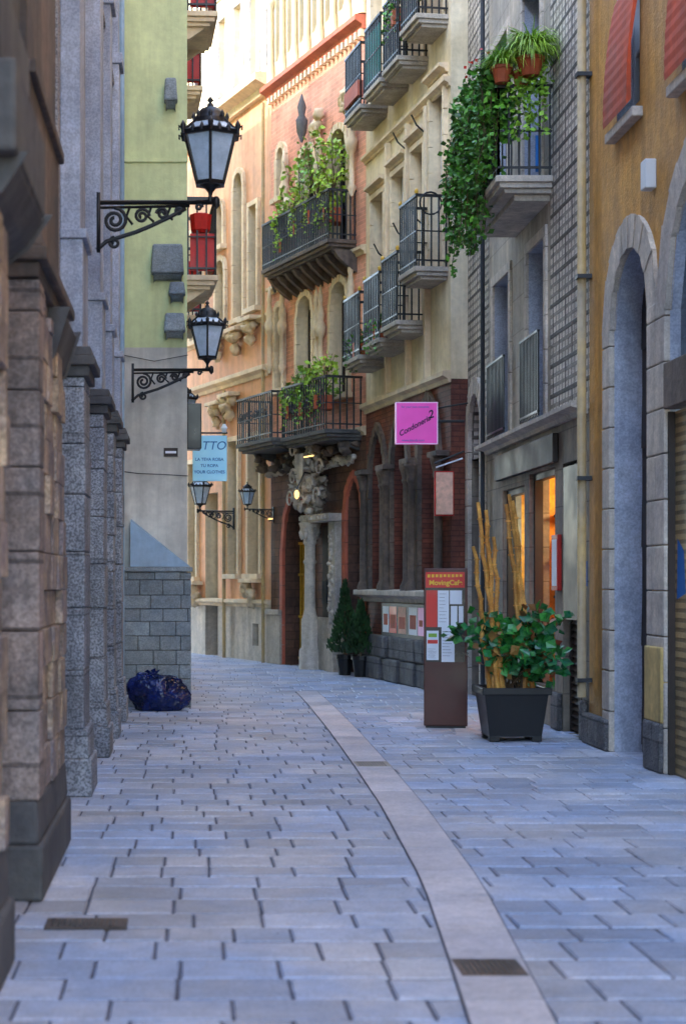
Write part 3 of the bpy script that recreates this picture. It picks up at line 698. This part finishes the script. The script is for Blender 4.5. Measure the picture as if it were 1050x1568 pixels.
# carved friezes over the gate and under the balconies
for k in range(60):
    s_=.1+k*.07; ca.lump((s_,.1,3.72+R(-.06,.06)),(.045,.06,.06),k,.4,7)
for k in range(30):
    ca2=g.p('balcony_bracket_carvings',brownst,smooth=True); s_=random.choice((.2,1.0,1.75,2.5,3.4,4.2)); ca2.lump((s_+R(-.1,.1),R(.08,.4),3.98-R(0,.3)),(R(.05,.1),R(.06,.12),R(.05,.1)),k,.45,8)
rl=irong
balcony(g,.05,1.95,4.25,.75,.85,slab=darkst,rail=rl,step=.11)
balcony(g,2.3,4.4,4.2,.7,.9,slab=darkst,rail=rl,step=.11,tag='second_balcony')
balcony(g,.9,4.15,7.5,.55,.85,slab=brownst,rail=rl,step=.08,tag='upper_balcony')
for (a,b_,z,o) in ((.1,1.9,4.3,.72),(2.35,4.35,4.25,.67),(.95,4.1,7.55,.52)):
    n=int((b_-a)/.22)
    for i in range(n):
        c_=a+.12+i*(b_-a-.2)/n
        g.p('railing_scrolls',irong).tube([(c_+.085*math.cos(k*.7)*(1-k/16),o,z+.42+.13*math.sin(k*.7)*(1-k/16)) for k in range(13)],.012,4)
cb=g.p('upper_balcony_corbels',brownst,bevel=.01)
for i in range(9):
    s_=1.0+i*.38; cb.prof([(0,6.95),(.1,7.0),(.35,7.2),(.42,7.3),(0,7.3)],s_,s_+.12)
lp=g.p('lit_wall_lamps',lampw,smooth=True)
for s_,o,z in ((2.85,.6,3.15),): lp.lathe(s_,o,[(.01,z-.08),(.04,z-.04),(.045,z+.03),(.02,z+.08)],10)
g.p('lit_strip_lamps',lampw).box(3.3,3.7,.62,.65,3.78,3.8); g.p('lit_strip_lamps').box(1.2,1.4,.5,.52,2.76,2.78)
g.p('lamp_arms',iron).tube([(2.85,0,3.5),(2.85,.45,3.55),(2.85,.6,3.25)],.015,6)
g.p('roof',rtrim).quad((0,0,14.5),(L4,0,14.5),(L4,-8,14.5),(0,-8,14.5))
g.done()
def bshrub(nm,pts,mat,n,sz,trail=True):
    g=G(nm); lv=g.p('leaves',mat)
    for x,y,z,r,h in pts:
        g.p('branches',bark).tube([(x,y,z-h*.9),(x+.05,y,z),(x-.05,y,z+h*.7)],.015,5,.006)
        for i in range(12): g.p('branches').tube([(x,y,z-h*.6),(x+R(-r,r)*.9,y+R(-r,r)*.9,z+R(-.2,1.05)*h)],.008,4,.003)
        for i in range(n//len(pts)):
            a=Vector((R(-1,1),R(-1,1),R(-1,1)))
            if a.length>1: continue
            if noise.noise(Vector((a.x*2.2+x*3,a.y*2.2,a.z*2.2)))<-.1: continue
            lv.leaf((x+a.x*r,y+a.y*r,z+a.z*h),R(.6,1.2)*sz,1.4)
        g.p('planter_box',terra).box(x-.16,x+.16,y-.2,y+.2,z-h-.12,z-h+.12)
        if trail:
            for i in range(22):
                yy=y+R(-.4,.4); xx=x-R(.0,.25)
                for k in range(int(R(3,12))): lv.leaf((xx+R(-.03,.03),yy+R(-.03,.03),z-h-k*.05+.2),R(.03,.06),1.3)
    g.done()
bshrub('balcony_shrub',[on(F4,1.7,.33,8.3)+(.28,.5),on(F4,2.4,.33,8.7)+(.35,.7),on(F4,3.1,.33,8.9)+(.38,.85),on(F4,3.8,.33,8.7)+(.32,.75)],ygreen,3200,.08)
bshrub('balcony_shrub',[on(F4,2.5,.5,4.95)+(.25,.3),on(F4,3.1,.5,5.05)+(.32,.4),on(F4,3.8,.5,5.15)+(.32,.45)],ygreen,2400,.075)
bshrub('balcony_shrub',[on(F3,1.5,.3,10.6)+(.25,.5),on(F3,.5,.3,10.9)+(.25,.5)],ivy,700,.07)
bshrub('balcony_shrub',[on(F3,3.9,.3,5.6)+(.16,.2),on(F3,2.6,.3,5.7)+(.14,.2)],ivy,500,.05)

# ---------------------------------------------------------------- orange building (R5)
F5,L5=FR((-2.6,45.4),(1.55,33.3),True); g=G('orange_building',F5)
b0=L5-4.97
ops=[OP(b0+3.9,b0+4.3,7.1,9.15,d=.2,fill='dark'),OP(b0+3.0,b0+3.5,7.0,10.0,'round',d=.2,fill='win',fm=woodd),OP(b0+1.9,b0+2.4,7.0,8.4,'round',d=.2,fill='win',fm=woodd),OP(b0+1.95,b0+2.3,8.7,9.6,'round',d=.2,fill='dark'),
     OP(b0+3.85,b0+4.45,1.75,4.5,d=.25,fill='win'),OP(b0+2.7,b0+3.2,1.75,4.5,d=.25,fill='win'),OP(b0+1.1,b0+1.9,0,3.5,d=.3,fill='door'),OP(b0+.1,b0+.6,1.7,4.2,d=.2),OP(b0+3.95,b0+4.3,.3,.75,d=.2,fill='dark'),
     OP(b0+.2,b0+.9,6.9,9.3,d=.2,fill='win'),OP(b0-2,b0-1.2,1.7,4.2,d=.2)]
wall(g.p('walls',orange),0,L5,1.1,11.3,[o for o in ops if o['z0']>1.1]+[OP(b0+1.1,b0+1.9,1.1,3.5,d=.3)],rev=g.p('reveals',ctrim))
wall(g.p('stone_plinth',palest),0,L5,0,1.1,[OP(b0+1.1,b0+1.9,0,1.1,d=.3),ops[8]]); fills(g,ops)
for o in ops[:6]+[ops[9],ops[7]]: surround(g.p('window_surrounds',ctrim,bevel=.005),o,.1,.07)
cornice(g.p('main_cornice',ctrim,bevel=.005),0,L5+.05,11.2,.35,.35); cornice(g.p('string_course',ctrim,bevel=.005),0,L5,5.65,.18,.2)
cornice(g.p('plinth_course',ctrim),0,L5,1.08,.12,.14); cornice(g.p('plinth_course'),0,L5,6.75,.1,.12)
sc_=g.p('carved_consoles',ctrim,smooth=True)
for i,(s_,z) in enumerate(((b0+3.25,6.6),(b0+4.1,6.7),(b0+2.15,6.6),(b0+2.9,5.3),(b0+2.1,5.2),(b0+4.15,1.45),(b0+.6,1.4))):
    for k in range(7): sc_.lump((s_+R(-.2,.2),.12+R(0,.06),z+R(-.1,.1)),(.09,.1,.09),i*9+k,.35,10)
    sc_.lump((s_,.1,z-.24),(.1,.1,.13),i+9,.35,10)
    g.p('console_shelves',ctrim,bevel=.01).box(s_-.36,s_+.36,0,.26,z+.12,z+.2)
g.p('corner_downpipe',pipe).tube([(L5-.12,.12,0),(L5-.12,.12,11)],.035,8)
g.p('downpipe_two',pipe).tube([(b0+2.55,.1,0),(b0+2.55,.1,5.6)],.04,8)
g.done()
F6=((F5[0][0]+1.0,F5[0][1]+.35,0),F5[1],F5[2]); g=G('sunlit_cream_building',F6)
ops=[OP(b0+k,b0+k+.5,z,z+2.2,d=.15) for k in (-.9,.1,1.1,2.1,3.1) for z in (12.3,15.6)]
wall(g.p('walls',sunc),-6,L5,11,20,ops); fills(g,ops)
for o in ops: surround(g.p('window_surrounds',palest),o,.1,.05)
cornice(g.p('cornices',palest),-6,L5,15,.15,.2); g.p('corner_pilaster',palest).box(L5-.7,L5-.35,0,.1,11,20)
g.done()

# ---------------------------------------------------------------- lanterns
def lantern(wallp,dr,arm,S=1.0):
    n=(-dr[1],dr[0]); g=G('wall_street_lantern',((wallp[0],wallp[1],wallp[2]),dr,n))
    k=S; ir=g.p('bracket_ironwork',iron,smooth=True)
    ir.box(0,.03*k,-.03,.03,-.42*k,.08*k)
    ir.tube([(0,0,0),(arm+.05,0,0)],.02*k,6); ir.tube([(0,0,-.045*k),(arm*.82,0,-.03*k)],.012*k,6)
    def spiral(cx,cz,r0,r1,a0,turn,r=.014):
        N=int(abs(turn)*14); ir.tube([(cx+(r0+(r1-r0)*i/N)*math.cos(a0+turn*6.283*i/N),0,cz+(r0+(r1-r0)*i/N)*math.sin(a0+turn*6.283*i/N)) for i in range(N+1)],r*k,6)
    spiral(.15*k,-.15*k,.105*k,.02*k,1.6,-2,.016); spiral(.15*k,-.34*k,.05*k,.01*k,1.6,1.4)
    spiral(.38*k,-.115*k,.065*k,.012*k,0,1.7); spiral(.55*k,-.095*k,.05*k,.01*k,3.1,-1.6); spiral(.69*k,-.075*k,.035*k,.01*k,0,1.4)
    ir.tube([(0,0,-.4*k),(.08*k,0,-.33*k),(.2*k,0,-.29*k),(.33*k,0,-.25*k),(.45*k,0,-.2*k),(.6*k,0,-.13*k),(.75*k,0,-.05*k)],.018*k,6)
    for cx in(.28,.46,.62): ir.tube([(cx*k,0,-.03*k),(cx*k-.03*k,0,-.12*k),(cx*k+.02*k,0,-.2*k*(1.1-cx*.6))],.012*k,5)
    ir.lathe(arm+.05,0,[(.001,-.06*k),(.03*k,-.03*k),(.03*k,.03*k),(.015*k,.05*k)],8)
    spiral(arm*.9,-.04*k,.03*k,.008*k,0,1.2)
    c=arm; z0=.16*k; z1=.56*k; r0=.125*k; r1=.235*k
    b=g.p('lantern_body',iron); b2=g.p('lantern_finials',iron,smooth=True)
    b2.lathe(c,0,[(.012*k,0),(.03*k,.02*k),(.015*k,.05*k),(.02*k,.08*k),(.05*k,.12*k),(r0*.9,z0-.01)],12)
    ph=math.pi/6
    b.lathe(c,0,[(r0*.9,z0-.02*k),(r0*1.1,z0-.02*k),(r0*1.1,z0+.012*k),(r0*.9,z0+.012*k)],6,ph)
    b.lathe(c,0,[(r1*.92,z1-.015*k),(r1*1.1,z1-.015*k),(r1*1.16,z1+.02*k),(r1*1.05,z1+.035*k),(r1*.7,z1+.04*k)],6,ph)
    gl=g.p('lantern_panes',frost)
    V=[]
    for i in range(6):
        a=ph+i*math.pi/3; A0=(c+r0*math.cos(a),r0*math.sin(a),z0); A1=(c+r1*math.cos(a),r1*math.sin(a),z1); V.append((A0,A1)); b.tube([A0,A1],.014*k,5)
    for i in range(6): j=(i+1)%6; gl.quad(V[i][0],V[j][0],V[j][1],V[i][1])
    z2=z1+.1*k; r2=.13*k
    for i in range(6):
        a=ph+i*math.pi/3; a2=a+math.pi/3
        p=lambda r,z,a: (c+r*math.cos(a),r*math.sin(a),z)
        gl.quad(p(r1,z1+.03*k,a),p(r1,z1+.03*k,a2),p(r2,z2+.02*k,a2),p(r2,z2+.02*k,a)); b.tube([p(r1*1.02,z1+.03*k,a),p(r2,z2+.025*k,a)],.014*k,5)
        q=p(r1*1.12,z1,a); b2.lathe(q[0],q[1],[(.012*k,z1-.01*k),(.02*k,z1+.03*k),(.024*k,z1+.06*k),(.003,z1+.1*k)],6)
        b.tube([p(r1*1.1,z1+.02*k,a),p(r1*1.3,z1+.045*k,a),p(r1*1.28,z1+.01*k,a)],.009*k,5)
        for t in (.33,.67):
            P=Vector(p(r1*1.08,z1,a)).lerp(Vector(p(r1*1.08,z1,a2)),t); b2.lathe(P.x,P.y,[(.02*k,z1),(.022*k,z1+.03*k),(.003,z1+.07*k)],5)
    b2.lathe(c,0,[(r2*1.12,z2+.0),(r2*1.15,z2+.03*k),(r2*1.0,z2+.045*k),(r2*.9,z2+.08*k),(r2*.62,z2+.125*k),(.03*k,z2+.145*k),(.028*k,z2+.165*k),(.012*k,z2+.18*k),(.03*k,z2+.2*k),(.001,z2+.235*k)],16)
    for i in range(8):
        a=i*math.pi/4; b2.lathe(c+r2*1.08*math.cos(a),r2*1.08*math.sin(a),[(.012*k,z2+.03*k),(.02*k,z2+.06*k),(.002,z2+.1*k)],5)
    g.done()
lantern((-.80,14.3,4.79),(1,0),.955,1.0)
lantern((-.76,21.45,4.27),(1,0),.955,.98)
lantern(on(F5,b0+2.9,0,3.05),F5[2],.75,.9)
lantern(on(F4,.15,.0,3.0),F4[2],.55,.6)
lantern(on(F2,1.5,0,4.3),F2[2],.8,.9)
# ---------------------------------------------------------------- signs
FP=((2.79,23.4,0),(1,0),(0,-1)); g=G('magenta_shop_sign',FP)
g.p('sign_box',magenta,bevel=.012).box(0,.58,0,.1,3.48,4.06); bd=g.p('sign_border',maglt)
for a,b_,c,d in ((0.0,.58,4.045,4.06),(0,.58,3.48,3.495),(0,.014,3.495,4.045),(.566,.58,3.495,4.045)): bd.box(a,b_,.1,.104,c,d)
g.text('Condoneria',.27,.106,3.7,.1,navy,rot=.5,shear=.4,off=.002); g.text('2',.49,.106,3.84,.15,navy,rot=.3,shear=.3,off=.003)
g.text('for your best moments',.27,.106,3.98,.04,blue); g.text('www.tienda.com',.24,.106,3.52,.045,blue)
g.p('bracket',iron).tube([(.58,.05,3.8),(.95,.05,3.8)],.02,6); g.p('bracket').tube([(.58,.05,3.98),(1.0,.05,4.05)],.012,6)
g.done()
FB=((.01,24.3,0),(1,0),(0,-1)); g=G('blue_shop_sign',FB)
g.p('sign_panel',skyb,bevel=.008).box(0,.49,0,.06,3.03,3.68); g.text('TTO',.3,.064,3.48,.17,blue,shear=.2)
for i,t in enumerate(('LA TEVA ROBA','TU ROPA','YOUR CLOTHES')): g.text(t,.24,.064,3.32-i*.09,.06,blue,off=.001)
g.p('bracket',iron).tube([(-.25,.03,3.72),(.5,.03,3.72)],.014,6); g.p('spot_lamp',whitep).lathe(.45,.1,[(.03,3.72),(.05,3.78),(.02,3.84)],8)
g.done()
g=G('white_wall_sign',((3.45,24.2,0),(1,0),(0,-1))); g.p('sign_panel',peach,bevel=.006).box(.02,.26,.0,.04,2.55,3.15)
g.p('sign_frame',redp).box(.0,.28,-.02,.0,2.53,3.17); g.p('bracket',iron).tube([(0,0,3.28),(.42,0,3.45)],.015,6); g.p('rod',whitep).tube([(.02,.01,3.22),(.4,.01,3.35)],.012,6); g.done()
FM=((2.53,18.55,0),(.988,-.155),(-.155,-.988)); g=G('menu_board',FM)
g.p('cabinet',maroon,bevel=.008).box(0,.47,-.1,0,.02,1.74); g.p('foot',iron).box(.02,.45,-.14,.02,0,.022)
g.p('header_panel',redpan).box(.02,.44,.0,.006,1.53,1.7); g.p('upper_panel',blackp).box(.02,.44,0,.004,.72,1.525)
g.p('red_column',redpan).box(.025,.145,.004,.008,1.1,1.5)
w=g.p('menu_pages',whitep); w.box(.15,.27,.005,.01,1.1,1.5); w.box(.25+.03,.41,.011,.014,1.35,1.5); w.box(.29,.36,.005,.01,1.1,1.33); w.box(.375,.425,.005,.01,1.15,1.33)
w.box(.03,.16,.005,.01,.74,1.06); w.box(.19,.33,.005,.01,.72,1.1)
pr=g.p('menu_print',navy)
for i in range(9): pr.box(.165,.165+R(.05,.09),.0105,.012,1.46-i*.038,1.463-i*.038)
for i in range(8): pr.box(.045,.045+R(.05,.1),.0105,.012,.86-i*.014,.862-i*.014)
for i in range(9): pr.box(.2,.2+R(.06,.11),.0105,.012,1.05-i*.033,1.053-i*.033)
pr2=g.p('menu_red_print',redpan); pr2.box(.04,.15,.0105,.013,.92,.96)
yl=g.p('header_print',yel)
for i in range(9): yl.box(.04+i*.043,.068+i*.043,.006,.009,1.64+R(0,.01),1.675)
g.text('MovingCafe',.235,.009,1.56,.075,yel,name='header_lettering',off=.002)
g.p('food_picture',grass).box(.05,.14,.0105,.013,.99,1.03)
g.done()
g=G('potted_plant'); x0,x1,y0,y1=2.9,3.54,16.85,17.45
p=g.p('planter_tub',plastic,bevel=.008)
p.add([(x0+.06,y0+.06,.05),(x1-.06,y0+.06,.05),(x1-.06,y1-.06,.05),(x0+.06,y1-.06,.05),(x0,y0,.5),(x1,y0,.5),(x1,y1,.5),(x0,y1,.5)],[(0,1,2,3),(0,1,5,4),(1,2,6,5),(2,3,7,6),(3,0,4,7)])
for a,b_,c,d in ((x0-.025,x1+.025,y0-.025,y0+.02),(x0-.025,x1+.025,y1-.02,y1+.025),(x0-.025,x0+.02,y0+.02,y1-.02),(x1-.02,x1+.025,y0+.02,y1-.02)): p.box(a,b_,c,d,.47,.54)
for a in (x0+.06,x1-.16):
    for c in (y0+.06,y1-.16): p.box(a,a+.1,c,c+.1,0,.06)
g.p('soil',soil).quad((x0,y0,.49),(x1,y0,.49),(x1,y1,.49),(x0,y1,.49))
bm=g.p('bamboo_canes',bamboo)
for (bx,by,tx,ty,tz) in ((3.08,17.1,2.9,17.2,2.4),(3.1,17.2,2.96,17.15,2.32),(3.05,17.15,3.0,17.3,2.2),(3.12,17.1,3.05,17.2,2.05),(3.36,17.1,3.18,17.2,2.38),(3.4,17.2,3.22,17.2,2.48),(3.42,17.1,3.27,17.3,2.42),(3.34,17.2,3.3,17.2,2.1),(3.0,17.2,2.84,17.1,1.95)):
    a=Vector((bx,by,.5)); b_=Vector((tx,ty,tz)); n=11; pts=[]
    for i in range(n+1):
        q=a.lerp(b_,i/n)+Vector((R(-.018,.018),R(-.01,.01),0)); pts.append(q)
    bm.tube(pts,.028,7,.019)
    for q in pts[1:-1]: bm.tube([q-Vector((0,0,.007)),q+Vector((0,0,.007))],.031,7)
lv=g.p('leaves',leafd); lr=g.p('bronze_leaves',leafr); stm=g.p('stems',bark)
for i in range(36):
    a=R(0,6.28); rr=R(.1,.66); h=R(.75,1.32); ex=3.22+math.cos(a)*rr*.95; ey=17.15+math.sin(a)*rr*.6
    mid=Vector((3.22+math.cos(a)*rr*.35,17.15+math.sin(a)*rr*.3,.5+(h-.5)*.6)); e=Vector((ex,ey,h))
    stm.tube([(3.22+R(-.15,.15),17.15+R(-.1,.1),.48),mid,e],.009,5,.004)
    for k in range(26):
        q=mid.lerp(e,R(.1,1.1))+Vector((R(-.13,.13),R(-.12,.12),R(-.1,.1)))
        (lr if random.random()<.14 else lv).leaf(q,R(.06,.13),1.2,up=(R(-1,1),R(-1,.4),R(-.7,.7)))
g.done()
for x,y,h in ((2.6,28.9,1.6),(2.82,28.4,1.25)):
    g=G('potted_conifer'); pot(g,x,y,0,.15,.35,plastic); g.p('trunk',bark).tube([(x,y,.3),(x,y,h)],.02,6,.008); lv=g.p('foliage',conif)
    for i in range(1300):
        t=random.random()**.7; z=.38+(h-.38)*(1-t)*1.0; r=.24*t*(1+.5*noise.noise(Vector((z*6,x,t*4)))) ; a=R(0,6.28); q=r*R(.6,1.15)
        lv.leaf((x+math.cos(a)*q,y+math.sin(a)*q,z),R(.03,.055),2,up=(math.cos(a)*.5,math.sin(a)*.5,1))
    g.done()
g=G('garbage_bag'); mb=g.p('bag_body',bag,smooth=True); n=72; m=44; vs=[];fs=[]
for j in range(m+1):
    th=math.pi*j/m
    for k in range(n):
        ph=2*math.pi*k/n; d=Vector((math.sin(th)*math.cos(ph),math.sin(th)*math.sin(ph),math.cos(th)))
        q=1+.3*noise.noise(d*1.6+Vector((3,1,2)))-.16*abs(noise.noise(d*3.2+Vector((1,5,2))))-.1*abs(noise.noise(d*7))
        z=d.z*.31*q+.2; x=d.x*.36*q; y=d.y*.27*q
        x+=max(0,z-.2)*-.3
        vs.append((-.41+x,21.05+y,max(.005+.002*math.sin(k),z)))
for j in range(m):
    for k in range(n): fs.append((j*n+k,j*n+(k+1)%n,(j+1)*n+(k+1)%n,(j+1)*n+k))
mb.add(vs,fs)
kn=g.p('tied_ends',bag)
for a in (-.8,.1,.7,1.5): kn.add([(-.48,21.0,.44),(-.44,21.0,.45),(-.46+.12*math.sin(a),20.98,.46+.07*math.cos(a)),(-.52+.1*math.sin(a),21.03,.44+.06*math.cos(a))],[(0,1,2,3)])
g.done()

# ---------------------------------------------------------------- light, camera
w=bpy.data.worlds.new('World'); sc.world=w; w.use_nodes=True; nt=w.node_tree
el=math.radians(38); ph=math.radians(15)
sv=Vector((-math.cos(ph)*math.cos(el),-math.sin(ph)*math.cos(el),math.sin(el)))
sk=nt.nodes.new('ShaderNodeTexSky'); sk.sky_type='NISHITA'; sk.sun_disc=False; sk.sun_elevation=el; sk.sun_rotation=math.atan2(sv.x,sv.y)
nt.links.new(sk.outputs[0],nt.nodes['Background'].inputs[0]); nt.nodes['Background'].inputs[1].default_value=1.75
sl=bpy.data.lights.new('sun','SUN'); sl.energy=5; sl.angle=math.radians(.5); sl.color=(1,.93,.8)
so=bpy.data.objects.new('sun',sl); so.rotation_euler=sv.to_track_quat('Z','Y').to_euler(); so.location=(-20,-5,30); sc.collection.objects.link(so)
cam=bpy.data.cameras.new('camera'); co=bpy.data.objects.new('camera',cam); sc.collection.objects.link(co); sc.camera=co
co.location=(0,0,1.6); co.rotation_euler=(math.radians(90),0,0)
cam.sensor_width=36; cam.sensor_fit='AUTO'; cam.lens=2600/1568*36; cam.shift_x=231/1568; cam.shift_y=106/1568; cam.clip_end=800
cam.dof.use_dof=True; cam.dof.focus_distance=21; cam.dof.aperture_fstop=2.5
sc.view_settings.view_transform='Standard'; sc.view_settings.look='None'; sc.view_settings.exposure=0
